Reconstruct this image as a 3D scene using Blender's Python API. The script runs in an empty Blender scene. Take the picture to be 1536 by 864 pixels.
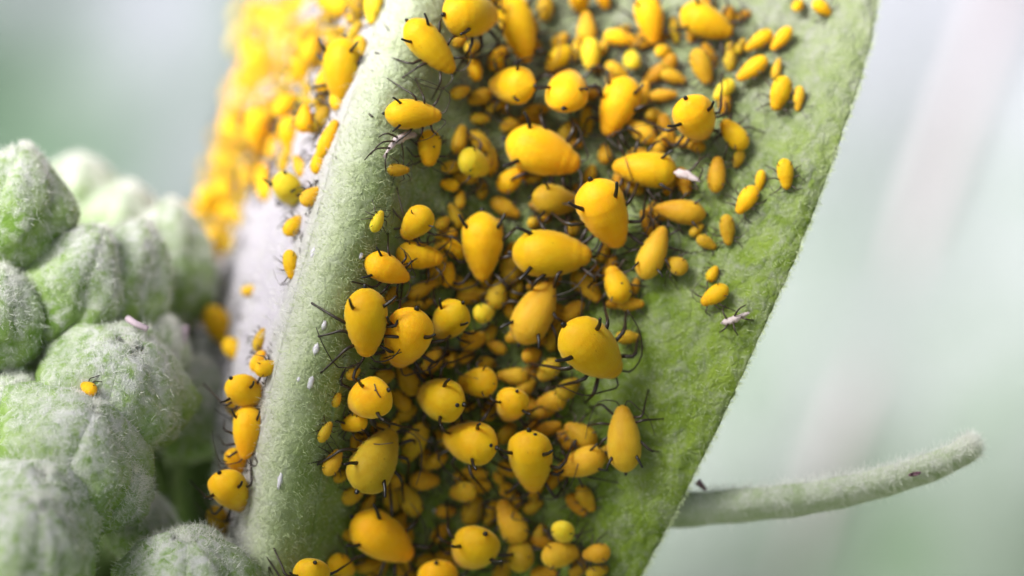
import bpy, math, random
import numpy as np
from mathutils import Matrix, Vector, noise as mnoise

random.seed(7); rng = np.random.default_rng(7)
S = bpy.context.scene
COL = S.collection
S.unit_settings.system = 'METRIC'; S.unit_settings.scale_length = 0.001     # one unit is one millimetre
rad = math.radians

# ------------------------------------------------------------------ camera, sky, sun, exposure
D = 110.0                    # distance from the lens to the sharp plane
PITCH = rad(28)              # the camera looks down by this much
RW = Matrix.Rotation(-PITCH, 3, 'X'); RW4 = RW.to_4x4(); RWN = np.array(RW)
cam_d = bpy.data.cameras.new("camera"); cam = bpy.data.objects.new("camera", cam_d); COL.objects.link(cam)
cam.matrix_world = RW4 @ Matrix.Translation((0, -D, 0)) @ Matrix.Rotation(math.pi / 2, 4, 'X')
cam_d.sensor_width = 36; cam_d.lens = 36 * D / 30.72
cam_d.clip_start = 1; cam_d.clip_end = 20000
cam_d.dof.use_dof = True; cam_d.dof.focus_distance = D - 0.75
APER = 3.1                   # lens opening radius in mm
cam_d.dof.aperture_fstop = cam_d.lens * 1e-3 / (2 * APER)
S.camera = cam
to_sun = Vector((-0.58, -0.30, 0.76)).normalized()
wd = bpy.data.worlds.new("World"); S.world = wd; wd.use_nodes = True
nt = wd.node_tree; sky = nt.nodes.new('ShaderNodeTexSky'); sky.sky_type = 'NISHITA'; sky.sun_disc = False
sky.sun_elevation = math.asin(to_sun.z); sky.sun_rotation = math.atan2(to_sun.x, to_sun.y)
sky.air_density = 0.5; sky.dust_density = 5.0; sky.ozone_density = 1.0
bg = nt.nodes['Background']; pale = nt.nodes.new('ShaderNodeHueSaturation'); pale.inputs['Saturation'].default_value = .45     # thin overcast: a paler sky
nt.links.new(sky.outputs[0], pale.inputs['Color']); nt.links.new(pale.outputs[0], bg.inputs[0]); bg.inputs[1].default_value = 0.05
sun_d = bpy.data.lights.new("sun", 'SUN'); sun = bpy.data.objects.new("sun", sun_d); COL.objects.link(sun)
sun_d.energy = 2.3; sun_d.angle = rad(28); sun_d.color = (1.0, 0.975, 0.94)
sun.rotation_euler = to_sun.to_track_quat('Z', 'Y').to_euler()
vs = S.view_settings; vs.view_transform = 'Standard'; vs.look = 'None'; vs.gamma = 1; vs.use_curve_mapping = False
vs.exposure = 1.9
S.display_settings.display_device = 'sRGB'

# ------------------------------------------------------------------ helpers
def P(px, py, y):
    """point (camera frame, mm) that lies at depth y behind the sharp plane on the photo's pixel px, py"""
    k = (D + y) / D / 50.0
    return np.array(((px - 768) * k, y, (432 - py) * k))
def PV(px, py, y):
    px, py, y = np.broadcast_arrays(np.asarray(px, float), np.asarray(py, float), np.asarray(y, float))
    k = (D + y) / D / 50.0
    return np.stack(((px - 768) * k, y, (432 - py) * k), -1)
def Wd(v): return np.asarray(v, float) @ RWN.T
def mesh(name, v, f, smooth=True):
    me = bpy.data.meshes.new(name)
    me.from_pydata(np.asarray(v, float).tolist(), [], f if isinstance(f, list) else f.tolist()); me.update()
    if smooth: me.polygons.foreach_set('use_smooth', [True] * len(me.polygons))
    return me
def add(name, me, mat=None, parent=None):
    o = bpy.data.objects.new(name, me); COL.objects.link(o)
    if mat is not None and me is not None and not me.materials: me.materials.append(mat)
    if parent is not None: o.parent = parent
    return o
def tag(o, label=None, cat=None, group=None, kind=None):
    for k, v in (('label', label), ('category', cat), ('group', group), ('kind', kind)):
        if v: o[k] = v
    return o
def empty(name, label, cat, group=None):
    o = bpy.data.objects.new(name, None); o.empty_display_size = .2; COL.objects.link(o)
    return tag(o, label, cat, group)
def grid_faces(n, m, wrap=False):
    """faces of an n x m vertex grid, wrapping along the second axis when asked"""
    i, j = np.meshgrid(np.arange(n - 1), np.arange(m if wrap else m - 1), indexing='ij')
    j2 = (j + 1) % m
    return np.stack((i * m + j, (i + 1) * m + j, (i + 1) * m + j2, i * m + j2), -1).reshape(-1, 4)
def tube(pts, radii, sides=6):
    pts = np.asarray(pts, float); n = len(pts); V = []
    up = np.array((0.3, 0.2, 0.93))
    for i in range(n):
        t = pts[min(i + 1, n - 1)] - pts[max(i - 1, 0)]; t /= np.linalg.norm(t) + 1e-9
        a = np.cross(t, up); a /= np.linalg.norm(a) + 1e-9; b = np.cross(t, a)
        th = np.arange(sides) * 2 * np.pi / sides
        V.append(pts[i] + radii[i] * (np.cos(th)[:, None] * a + np.sin(th)[:, None] * b))
    V = np.concatenate(V); F = grid_faces(n, sides, True).tolist()
    F.append(list(range(sides))); F.append([(n - 1) * sides + k for k in range(sides)][::-1])
    return V, F
def spline(pts, n):
    pts = np.asarray(pts, float); m = len(pts); out = []
    for q in np.linspace(0, m - 1, n):
        i = min(int(q), m - 2); t = q - i
        p0, p1, p2, p3 = pts[max(i - 1, 0)], pts[i], pts[i + 1], pts[min(i + 2, m - 1)]
        out.append(0.5 * (2 * p1 + (p2 - p0) * t + (2 * p0 - 5 * p1 + 4 * p2 - p3) * t * t + (3 * p1 - p0 - 3 * p2 + p3) * t ** 3))
    return np.array(out)
def hairs(base, nrm, length, width, spread=.5, droop=None):
    """thin bent tapering hairs, three triangles each, as one vertex/face pair"""
    n = len(base); d = nrm + rng.normal(0, spread, (n, 3)); d /= np.linalg.norm(d, axis=1)[:, None]
    d2 = d + rng.normal(0, .45, (n, 3)) + (0 if droop is None else droop); d2 /= np.linalg.norm(d2, axis=1)[:, None]
    s = np.cross(d, rng.normal(0, 1, (n, 3))); s /= np.linalg.norm(s, axis=1)[:, None] + 1e-9
    l = (length * rng.uniform(.5, 1.25, n))[:, None]; w = width * .5
    m_ = base + d * l * .5; t_ = m_ + d2 * l * .5
    V = np.stack((base - s * w, base + s * w, m_ + s * w * .7, m_ - s * w * .7, t_), 1).reshape(-1, 3)
    k = np.arange(n)[:, None] * 5
    F = np.concatenate((k + [0, 1, 2], k + [0, 2, 3], k + [3, 2, 4]), 0)
    return V, F

# ------------------------------------------------------------------ materials
def new_mat(name):
    m = bpy.data.materials.new(name); m.use_nodes = True; n = m.node_tree
    return m, n, n.nodes, n.links, n.nodes['Principled BSDF']
def N(nodes, kind, **kw):
    x = nodes.new(kind)
    for k, v in kw.items():
        if k.startswith('i_'): x.inputs[k[2:].replace('_', ' ')].default_value = v
        else: setattr(x, k, v)
    return x
def ramp(nodes, links, src, stops):
    r = nodes.new('ShaderNodeValToRGB'); links.new(src, r.inputs[0]); e = r.color_ramp.elements
    while len(e) < len(stops): e.new(.5)
    for q, (p, c) in zip(e, stops):
        q.position = p; q.color = (*c, 1) if len(c) == 3 else (c[0],) * 3 + (1,)
    return r.outputs[0]
def mix(nodes, links, fac, a, b):
    m = nodes.new('ShaderNodeMix'); m.data_type = 'RGBA'
    for v, s in ((fac, 0), (a, 6), (b, 7)):
        if hasattr(v, 'links'): links.new(v, m.inputs[s])
        else: m.inputs[s].default_value = v if s == 0 else (*v, 1)
    return m.outputs[2]
def nz(nodes, links, vec, scale, detail=4, rough=.55, dist=0):
    n = N(nodes, 'ShaderNodeTexNoise', i_Scale=scale, i_Detail=detail, i_Roughness=rough, i_Distortion=dist); links.new(vec, n.inputs['Vector'])
    return n.outputs[0]
def bump(nodes, links, bsdf, h, strength, dist):
    b = N(nodes, 'ShaderNodeBump', i_Strength=strength, i_Distance=dist); links.new(h, b.inputs['Height']); links.new(b.outputs[0], bsdf.inputs['Normal'])
def translucent(m, n, nodes, links, bsdf, col, fac):
    tr = nodes.new('ShaderNodeBsdfTranslucent'); mx = nodes.new('ShaderNodeMixShader'); mx.inputs[0].default_value = fac
    if hasattr(col, 'links'): links.new(col, tr.inputs[0])
    else: tr.inputs[0].default_value = (*col, 1)
    links.new(bsdf.outputs[0], mx.inputs[1]); links.new(tr.outputs[0], mx.inputs[2])
    links.new(mx.outputs[0], nodes['Material Output'].inputs[0])

def leaf_mat(name, deep, mid, wool, lo, hi, scale=1.0, trans=.15, relief=.25):
    m, n, nd, lk, b = new_mat(name); tc = nd.new('ShaderNodeTexCoord').outputs['Object']
    g = ramp(nd, lk, nz(nd, lk, tc, .9 * scale, 5, .6, .4), [(.38, deep), (.66, mid)])
    w = ramp(nd, lk, nz(nd, lk, tc, 1.15 * scale, 7, .68, .8), [(lo, (0,)), (hi, (1,))])
    fine = ramp(nd, lk, nz(nd, lk, tc, 9 * scale, 4, .7, 0), [(.35, (.35,)), (.65, (1,))])
    mm = N(nd, 'ShaderNodeMath', operation='MULTIPLY'); lk.new(w, mm.inputs[0]); lk.new(fine, mm.inputs[1])
    c = mix(nd, lk, mm.outputs[0], g, wool)
    lk.new(c, b.inputs['Base Color']); b.inputs['Roughness'].default_value = .75; b.inputs['Specular IOR Level'].default_value = .25
    h = N(nd, 'ShaderNodeMath', operation='MULTIPLY_ADD'); lk.new(nz(nd, lk, tc, 2.6 * scale, 6, .65, .5), h.inputs[0]); h.inputs[1].default_value = 1; lk.new(fine, h.inputs[2])
    bump(nd, lk, b, h.outputs[0], .6, relief)
    translucent(m, n, nd, lk, b, g, trans)
    return m
def leaf_zones(name):
    """green half, pale midrib and white downy half, running into each other; strong light on the white half is put into its colour"""
    m, n, nd, lk, b = new_mat(name); tc = nd.new('ShaderNodeTexCoord').outputs['Object']
    at = N(nd, 'ShaderNodeAttribute', attribute_name='zone')
    wob = N(nd, 'ShaderNodeMath', operation='MULTIPLY_ADD'); lk.new(nz(nd, lk, tc, 1.6, 4, .6), wob.inputs[0]); wob.inputs[1].default_value = .16; lk.new(at.outputs['Fac'], wob.inputs[2])
    zf = N(nd, 'ShaderNodeMath', operation='SUBTRACT'); lk.new(wob.outputs[0], zf.inputs[0]); zf.inputs[1].default_value = .08; z = zf.outputs[0]
    g1 = ramp(nd, lk, z, [(.0, (.55, .52, .59)), (.20, (.50, .55, .37)), (.45, (.27, .37, .105)), (1, (.15, .235, .022))])  # first stops: white down plus the strong light on that half
    g2 = ramp(nd, lk, z, [(.0, (.60, .57, .64)), (.20, (.58, .63, .46)), (.45, (.37, .47, .18)), (1, (.235, .335, .045))])
    wl = ramp(nd, lk, z, [(.0, (.68, .65, .72)), (.35, (.58, .63, .48)), (1, (.40, .41, .36))])
    g = mix(nd, lk, ramp(nd, lk, nz(nd, lk, tc, 1.0, 5, .6, .4), [(.36, (0,)), (.64, (1,))]), g1, g2)
    w = ramp(nd, lk, nz(nd, lk, tc, 1.5, 8, .74, .9), [(.40, (0,)), (.70, (.9,))])
    fine = ramp(nd, lk, nz(nd, lk, tc, 8, 4, .75, .3), [(.36, (.25,)), (.62, (1,))])
    mm = N(nd, 'ShaderNodeMath', operation='MULTIPLY'); lk.new(w, mm.inputs[0]); lk.new(fine, mm.inputs[1])
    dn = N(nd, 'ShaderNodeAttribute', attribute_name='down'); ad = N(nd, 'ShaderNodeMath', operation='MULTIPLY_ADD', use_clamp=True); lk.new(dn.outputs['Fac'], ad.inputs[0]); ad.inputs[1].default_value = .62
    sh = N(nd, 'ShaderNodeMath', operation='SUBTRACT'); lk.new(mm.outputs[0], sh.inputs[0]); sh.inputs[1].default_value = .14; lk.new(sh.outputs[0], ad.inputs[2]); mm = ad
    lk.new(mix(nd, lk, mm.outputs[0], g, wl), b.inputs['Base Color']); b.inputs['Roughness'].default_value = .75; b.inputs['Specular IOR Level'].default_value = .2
    dv = N(nd, 'ShaderNodeVectorMath', operation='MULTIPLY_ADD'); nn_ = N(nd, 'ShaderNodeTexNoise', i_Scale=2.2, i_Detail=3); lk.new(tc, nn_.inputs['Vector']); lk.new(nn_.outputs['Color'], dv.inputs[0]); dv.inputs[1].default_value = (.35,) * 3; lk.new(tc, dv.inputs[2])
    vo = N(nd, 'ShaderNodeTexVoronoi', feature='DISTANCE_TO_EDGE', i_Scale=2.3); lk.new(dv.outputs[0], vo.inputs['Vector'])
    cell = ramp(nd, lk, vo.outputs['Distance'], [(0, (0,)), (.16, (.75,)), (.45, (1,))])
    h = N(nd, 'ShaderNodeMath', operation='ADD'); lk.new(nz(nd, lk, tc, 2.4, 6, .65, .5), h.inputs[0]); lk.new(fine, h.inputs[1])
    h2 = N(nd, 'ShaderNodeMath', operation='ADD'); lk.new(h.outputs[0], h2.inputs[0]); lk.new(cell, h2.inputs[1])
    bump(nd, lk, b, h2.outputs[0], .5, .18)
    translucent(m, n, nd, lk, b, g, .18); return m
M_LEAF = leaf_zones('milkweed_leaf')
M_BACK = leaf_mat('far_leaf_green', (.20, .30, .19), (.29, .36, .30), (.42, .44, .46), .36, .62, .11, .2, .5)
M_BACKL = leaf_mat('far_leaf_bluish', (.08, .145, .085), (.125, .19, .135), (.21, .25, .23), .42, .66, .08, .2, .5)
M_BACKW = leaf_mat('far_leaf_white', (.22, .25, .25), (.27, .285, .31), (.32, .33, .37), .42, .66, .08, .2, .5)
M_BACKRIB = leaf_mat('far_leaf_rib', (.44, .385, .41), (.49, .435, .46), (.51, .465, .495), .4, .7, .2, .1, .3)
M_BUD = leaf_mat('bud_green', (.21, .38, .06), (.40, .58, .17), (.80, .83, .75), .46, .64, 1.7, .15, .2)
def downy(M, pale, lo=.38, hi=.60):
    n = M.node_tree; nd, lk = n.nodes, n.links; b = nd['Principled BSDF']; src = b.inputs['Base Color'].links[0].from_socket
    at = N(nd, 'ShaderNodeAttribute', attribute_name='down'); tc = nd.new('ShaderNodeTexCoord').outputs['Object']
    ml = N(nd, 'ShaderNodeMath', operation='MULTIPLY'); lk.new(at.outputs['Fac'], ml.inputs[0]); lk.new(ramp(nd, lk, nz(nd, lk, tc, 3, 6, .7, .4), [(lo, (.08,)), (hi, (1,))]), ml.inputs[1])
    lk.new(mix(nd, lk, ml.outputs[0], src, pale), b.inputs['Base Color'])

M_SHADE = leaf_mat('shaded_leaf_dark', (.03, .055, .010), (.05, .08, .02), (.07, .09, .04), .6, .9, .5, .1, .2)  # near-black green: the shade of the gap is put into the colour
M_STEM = leaf_mat('stem_green', (.12, .20, .05), (.20, .28, .10), (.45, .46, .40), .5, .8, 1, .05, .2)

def wool_mat(name, c, trans=.35):
    m, n, nd, lk, b = new_mat(name); b.inputs['Base Color'].default_value = (*c, 1); b.inputs['Roughness'].default_value = .6
    b.inputs['Specular IOR Level'].default_value = .2
    translucent(m, n, nd, lk, b, c, trans); return m
downy(M_BUD, (.80, .82, .79)); downy(M_BACK, (.37, .38, .435), .0, .15); downy(M_BACKL, (.30, .32, .36), .0, .15)  # whitens rims with wool, and puts light on bud tops and far leaves into colour
M_WOOL = wool_mat('white_wool', (.93, .94, .90), .55)
M_FUZZ = wool_mat('leaf_fuzz', (.60, .68, .42))

def aphid_mat(name, c1, c2, c3, sss=.6):
    m, n, nd, lk, b = new_mat(name); tc = nd.new('ShaderNodeTexCoord').outputs['Object']; oi = nd.new('ShaderNodeObjectInfo')
    off = N(nd, 'ShaderNodeVectorMath', operation='MULTIPLY_ADD'); lk.new(oi.outputs['Random'], off.inputs[0]); off.inputs[1].default_value = (9, 7, 5); lk.new(tc, off.inputs[2])
    base = ramp(nd, lk, nz(nd, lk, off.outputs[0], 2.2, 4, .6, .3), [(.32, c2), (.62, c1)])
    sep = nd.new('ShaderNodeSeparateXYZ'); lk.new(tc, sep.inputs[0])
    hd = ramp(nd, lk, N(nd, 'ShaderNodeMath', operation='ADD').outputs[0], [(.5, (0,)), (1, (.75,))])
    ad = hd.node.inputs[0].links[0].from_node; lk.new(sep.outputs[0], ad.inputs[0]); ad.inputs[1].default_value = .5
    c = mix(nd, lk, hd, base, c3)
    blo = ramp(nd, lk, nz(nd, lk, off.outputs[0], 7, 6, .75, .5), [(.45, (0,)), (.75, (.16,))])
    c = mix(nd, lk, blo, c, tuple(min(.82, x * .8 + k) for x, k in zip(c1, (.16, .14, .09))))
    spk = ramp(nd, lk, nz(nd, lk, off.outputs[0], 15, 2, .5, 0), [(.22, (.7,)), (.30, (0,))])
    c = mix(nd, lk, spk, c, tuple(x * .55 for x in c3))
    hs = nd.new('ShaderNodeHueSaturation'); lk.new(c, hs.inputs['Color'])
    mr = N(nd, 'ShaderNodeMapRange'); lk.new(oi.outputs['Random'], mr.inputs[0]); mr.inputs[3].default_value = .72; mr.inputs[4].default_value = 1.06; lk.new(mr.outputs[0], hs.inputs['Value'])
    mr2 = N(nd, 'ShaderNodeMapRange'); lk.new(oi.outputs['Random'], mr2.inputs[0]); mr2.inputs[3].default_value = .508; mr2.inputs[4].default_value = .489; lk.new(mr2.outputs[0], hs.inputs['Hue'])
    lk.new(hs.outputs[0], b.inputs['Base Color'])
    b.inputs['Roughness'].default_value = .48; b.inputs['Specular IOR Level'].default_value = .13
    b.inputs['Sheen Weight'].default_value = .22; b.inputs['Sheen Roughness'].default_value = .45; b.inputs['Sheen Tint'].default_value = (1, .86, .55, 1)      # waxy bloom
    b.inputs['Subsurface Weight'].default_value = sss; b.inputs['Subsurface Radius'].default_value = (.8, .38, .05); b.inputs['Subsurface Scale'].default_value = .6
    fine = nz(nd, lk, tc, 20, 4, .7); bump(nd, lk, b, fine, .4, .04)
    return m
TONES = {
 'y': aphid_mat('aphid_yellow', (.84, .51, .006), (.77, .41, .003), (.72, .31, .002)),
 'l': aphid_mat('aphid_lemon', (.84, .66, .035), (.80, .58, .020), (.80, .50, .02)),
 'a': aphid_mat('aphid_amber', (.54, .335, .012), (.42, .24, .006), (.38, .19, .004)),  # amber coat; shade over the low-lying ones is partly put into it
 'p': aphid_mat('aphid_pale', (.66, .43, .022), (.57, .34, .012), (.50, .26, .01)),
}
TONE_WORD = {'y': 'yellow', 'l': 'lemon yellow', 'a': 'amber', 'p': 'dull pale yellow'}
def plain(name, c, rough=.5, spec=.5):
    m, n, nd, lk, b = new_mat(name); tc = nd.new('ShaderNodeTexCoord').outputs['Object']
    lk.new(ramp(nd, lk, nz(nd, lk, tc, 6, 3), [(.35, tuple(x * .75 for x in c)), (.65, c)]), b.inputs['Base Color'])
    b.inputs['Roughness'].default_value = rough; b.inputs['Specular IOR Level'].default_value = spec; return m
M_BLACK = plain('aphid_black', (.010, .008, .008), .35)
M_LEG = plain('aphid_leg', (.028, .018, .013), .4)
M_YLEG = plain('young_leg', (.05, .036, .025), .45)
M_SKIN = wool_mat('shed_skin', (.74, .64, .64), .4)
M_DROP = plain('wax_fleck', (.68, .66, .72), .4)
M_DRY = plain('dried_bract', (.50, .40, .46), .7, .2)
M_PURPLE = plain('purple_spot', (.16, .08, .11), .6)

# ------------------------------------------------------------------ the leaf that carries the aphids
def interp(x, pts): return np.interp(x, [p[0] for p in pts], [p[1] for p in pts])
CREST = [(-300, 660), (-80, 602), (0, 580), (100, 548), (200, 512), (300, 486), (400, 458), (500, 431), (600, 406), (700, 386), (864, 362), (1150, 330)]
EDGE = [(-300, 1366), (-80, 1334), (0, 1317), (60, 1307), (130, 1288), (200, 1263), (290, 1232), (400, 1188), (520, 1133), (640, 1078), (770, 1012), (864, 962), (1000, 880), (1150, 770)]
GX = np.arange(0, 1481, 4.0); GY = np.arange(-300, 1151, 10.0)
def smooth1(a, k, ax):
    w = np.hanning(2 * k + 3)[1:-1]; w /= w.sum()
    pad = [(0, 0), (0, 0)]; pad[ax] = (k, k); b = np.pad(a, pad, mode='edge')
    return np.apply_along_axis(lambda r: np.convolve(r, w, 'valid'), ax, b)
def _table():
    T = np.zeros((len(GY), len(GX)))
    for j, py in enumerate(GY):
        e, R = interp(py, CREST), interp(py, EDGE)
        kn = [(e - 260, 23), (e - 180, 15.5), (e - 110, 7.0), (e - 55, 2.4), (e - 24, .8), (e - 6, -.1), (e + 12, -.75), (e + 40, -1.1), (e + 75, -.8),
              (e + 120, .2), (e + 175, 1.25), (e + 250, 1.95), ((e + R) / 2 + 60, 1.7), (R - 110, .75), (R - 25, .0), (R + 12, .15), (R + 200, .9)]
        T[j] = interp(GX, kn)
    T = smooth1(smooth1(T, 5, 1), 6, 0)
    z = ((432 - GY) / 50)[:, None]
    T += .05 * z + .023 * z * z
    return T
TAB = _table()
def depth(px, py):
    fx = np.clip((np.asarray(px, float) - GX[0]) / 4, 0, len(GX) - 1.001); fy = np.clip((np.asarray(py, float) - GY[0]) / 10, 0, len(GY) - 1.001)
    i = fx.astype(int); j = fy.astype(int); a = fx - i; b = fy - j
    return (TAB[j, i] * (1 - a) + TAB[j, i + 1] * a) * (1 - b) + (TAB[j + 1, i] * (1 - a) + TAB[j + 1, i + 1] * a) * b
def normal(px, py):
    h = 6.0
    a = P(px + h, py, float(depth(px + h, py))) - P(px - h, py, float(depth(px - h, py)))
    b = P(px, py - h, float(depth(px, py - h))) - P(px, py + h, float(depth(px, py + h)))
    n = np.cross(a, b); n /= np.linalg.norm(n)
    return n if n[1] < 0 else -n
def crinkle(p, amp):
    return np.array([mnoise.fractal(Vector((q[0] * .9, 5 + q[1] * .25, q[2] * .9)), 1.0, 2.1, 4) * amp + mnoise.noise(Vector((q[0] * 3.1, 9, q[2] * 3.1))) * amp * .5 for q in p])
leaf = empty('milkweed_leaf', 'downy green milkweed leaf crowded with yellow aphids on both sides of its midrib', 'leaf')
def blade(name, mat, lo, hi, nx, amp, label=None, ny=190):
    pys = np.linspace(-280, 1130, ny); V = []; Z = []
    for py in pys:
        e, R = interp(py, CREST), interp(py, EDGE); a, b = lo(e, R, py), hi(e, R, py)
        px = np.linspace(a, b, nx)
        if hi is edge_hi: px[-1] += 3.0 * mnoise.noise(Vector((py * .06, 1, 1))) + 2.2 * mnoise.noise(Vector((py * .21, 3, 1)))
        V.append(PV(px, py, depth(px, py))); Z.append(interp(px - e, [(-30, 0), (18, .22), (70, .45), (160, 1)]))
    V = np.concatenate(V); V[:, 1] += crinkle(V, amp)
    o = add(name, mesh(name, Wd(V), grid_faces(ny, nx)), mat, leaf)
    o.data.attributes.new('down', 'FLOAT', 'POINT').data.foreach_set('value', np.repeat(interp(pys, [(-100, 1), (60, .85), (300, .30), (560, .10), (864, .0)]), nx))  # whitening grows towards the upper end of the leaf
    o.data.attributes.new('zone', 'FLOAT', 'POINT').data.foreach_set('value', np.concatenate(Z))
    so = o.modifiers.new('thickness', 'SOLIDIFY'); so.thickness = .22; so.offset = -1
    if label: o['label'] = label
    return o, V
edge_hi = lambda e, R, py: R
def leftb(e, R, py): return e - interp(py, [(420, 186), (560, 120), (680, 62), (1200, 50)]) - 5 * math.sin(py * .021)
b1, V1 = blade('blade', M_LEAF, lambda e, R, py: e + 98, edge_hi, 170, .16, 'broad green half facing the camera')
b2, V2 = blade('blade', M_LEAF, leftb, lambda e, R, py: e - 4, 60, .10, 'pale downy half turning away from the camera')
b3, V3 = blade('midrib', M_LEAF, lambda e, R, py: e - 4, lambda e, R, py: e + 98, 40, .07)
def fuzz(name, V, n, nx, ny, length, width, parent, mat, spread=.6, edge=0):
    G = V.reshape(ny, nx, 3)
    i = rng.integers(0, ny - 1, n); j = rng.integers(0, nx - 1, n)
    if edge: j[:edge] = nx - 2; 
    a = rng.random(n)[:, None]; b = rng.random(n)[:, None]
    if edge: b[:edge] = 1
    p = (G[i, j] * (1 - b) + G[i, j + 1] * b) * (1 - a) + (G[i + 1, j] * (1 - b) + G[i + 1, j + 1] * b) * a
    nn = np.cross(G[i, j + 1] - G[i, j], G[i + 1, j] - G[i, j]); nn /= np.linalg.norm(nn, axis=1)[:, None]
    nn[nn[:, 1] > 0] *= -1
    if edge: nn[:edge] += np.array((1.6, 0, -.5)); nn /= np.linalg.norm(nn, axis=1)[:, None]
    hv, hf = hairs(p, nn, length, width, spread)
    o = add(name, mesh(name, Wd(hv), hf, False), mat, parent); o['kind'] = 'stuff'; return o
fuzz('fuzz', V1, 20000, 170, 190, .22, .016, leaf, M_FUZZ, .9, 3000)
fuzz('fuzz', V3, 9000, 40, 190, .22, .016, leaf, M_FUZZ, .8)
fuzz('fuzz', V2, 6000, 60, 190, .35, .02, leaf, M_WOOL, .8)

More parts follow.
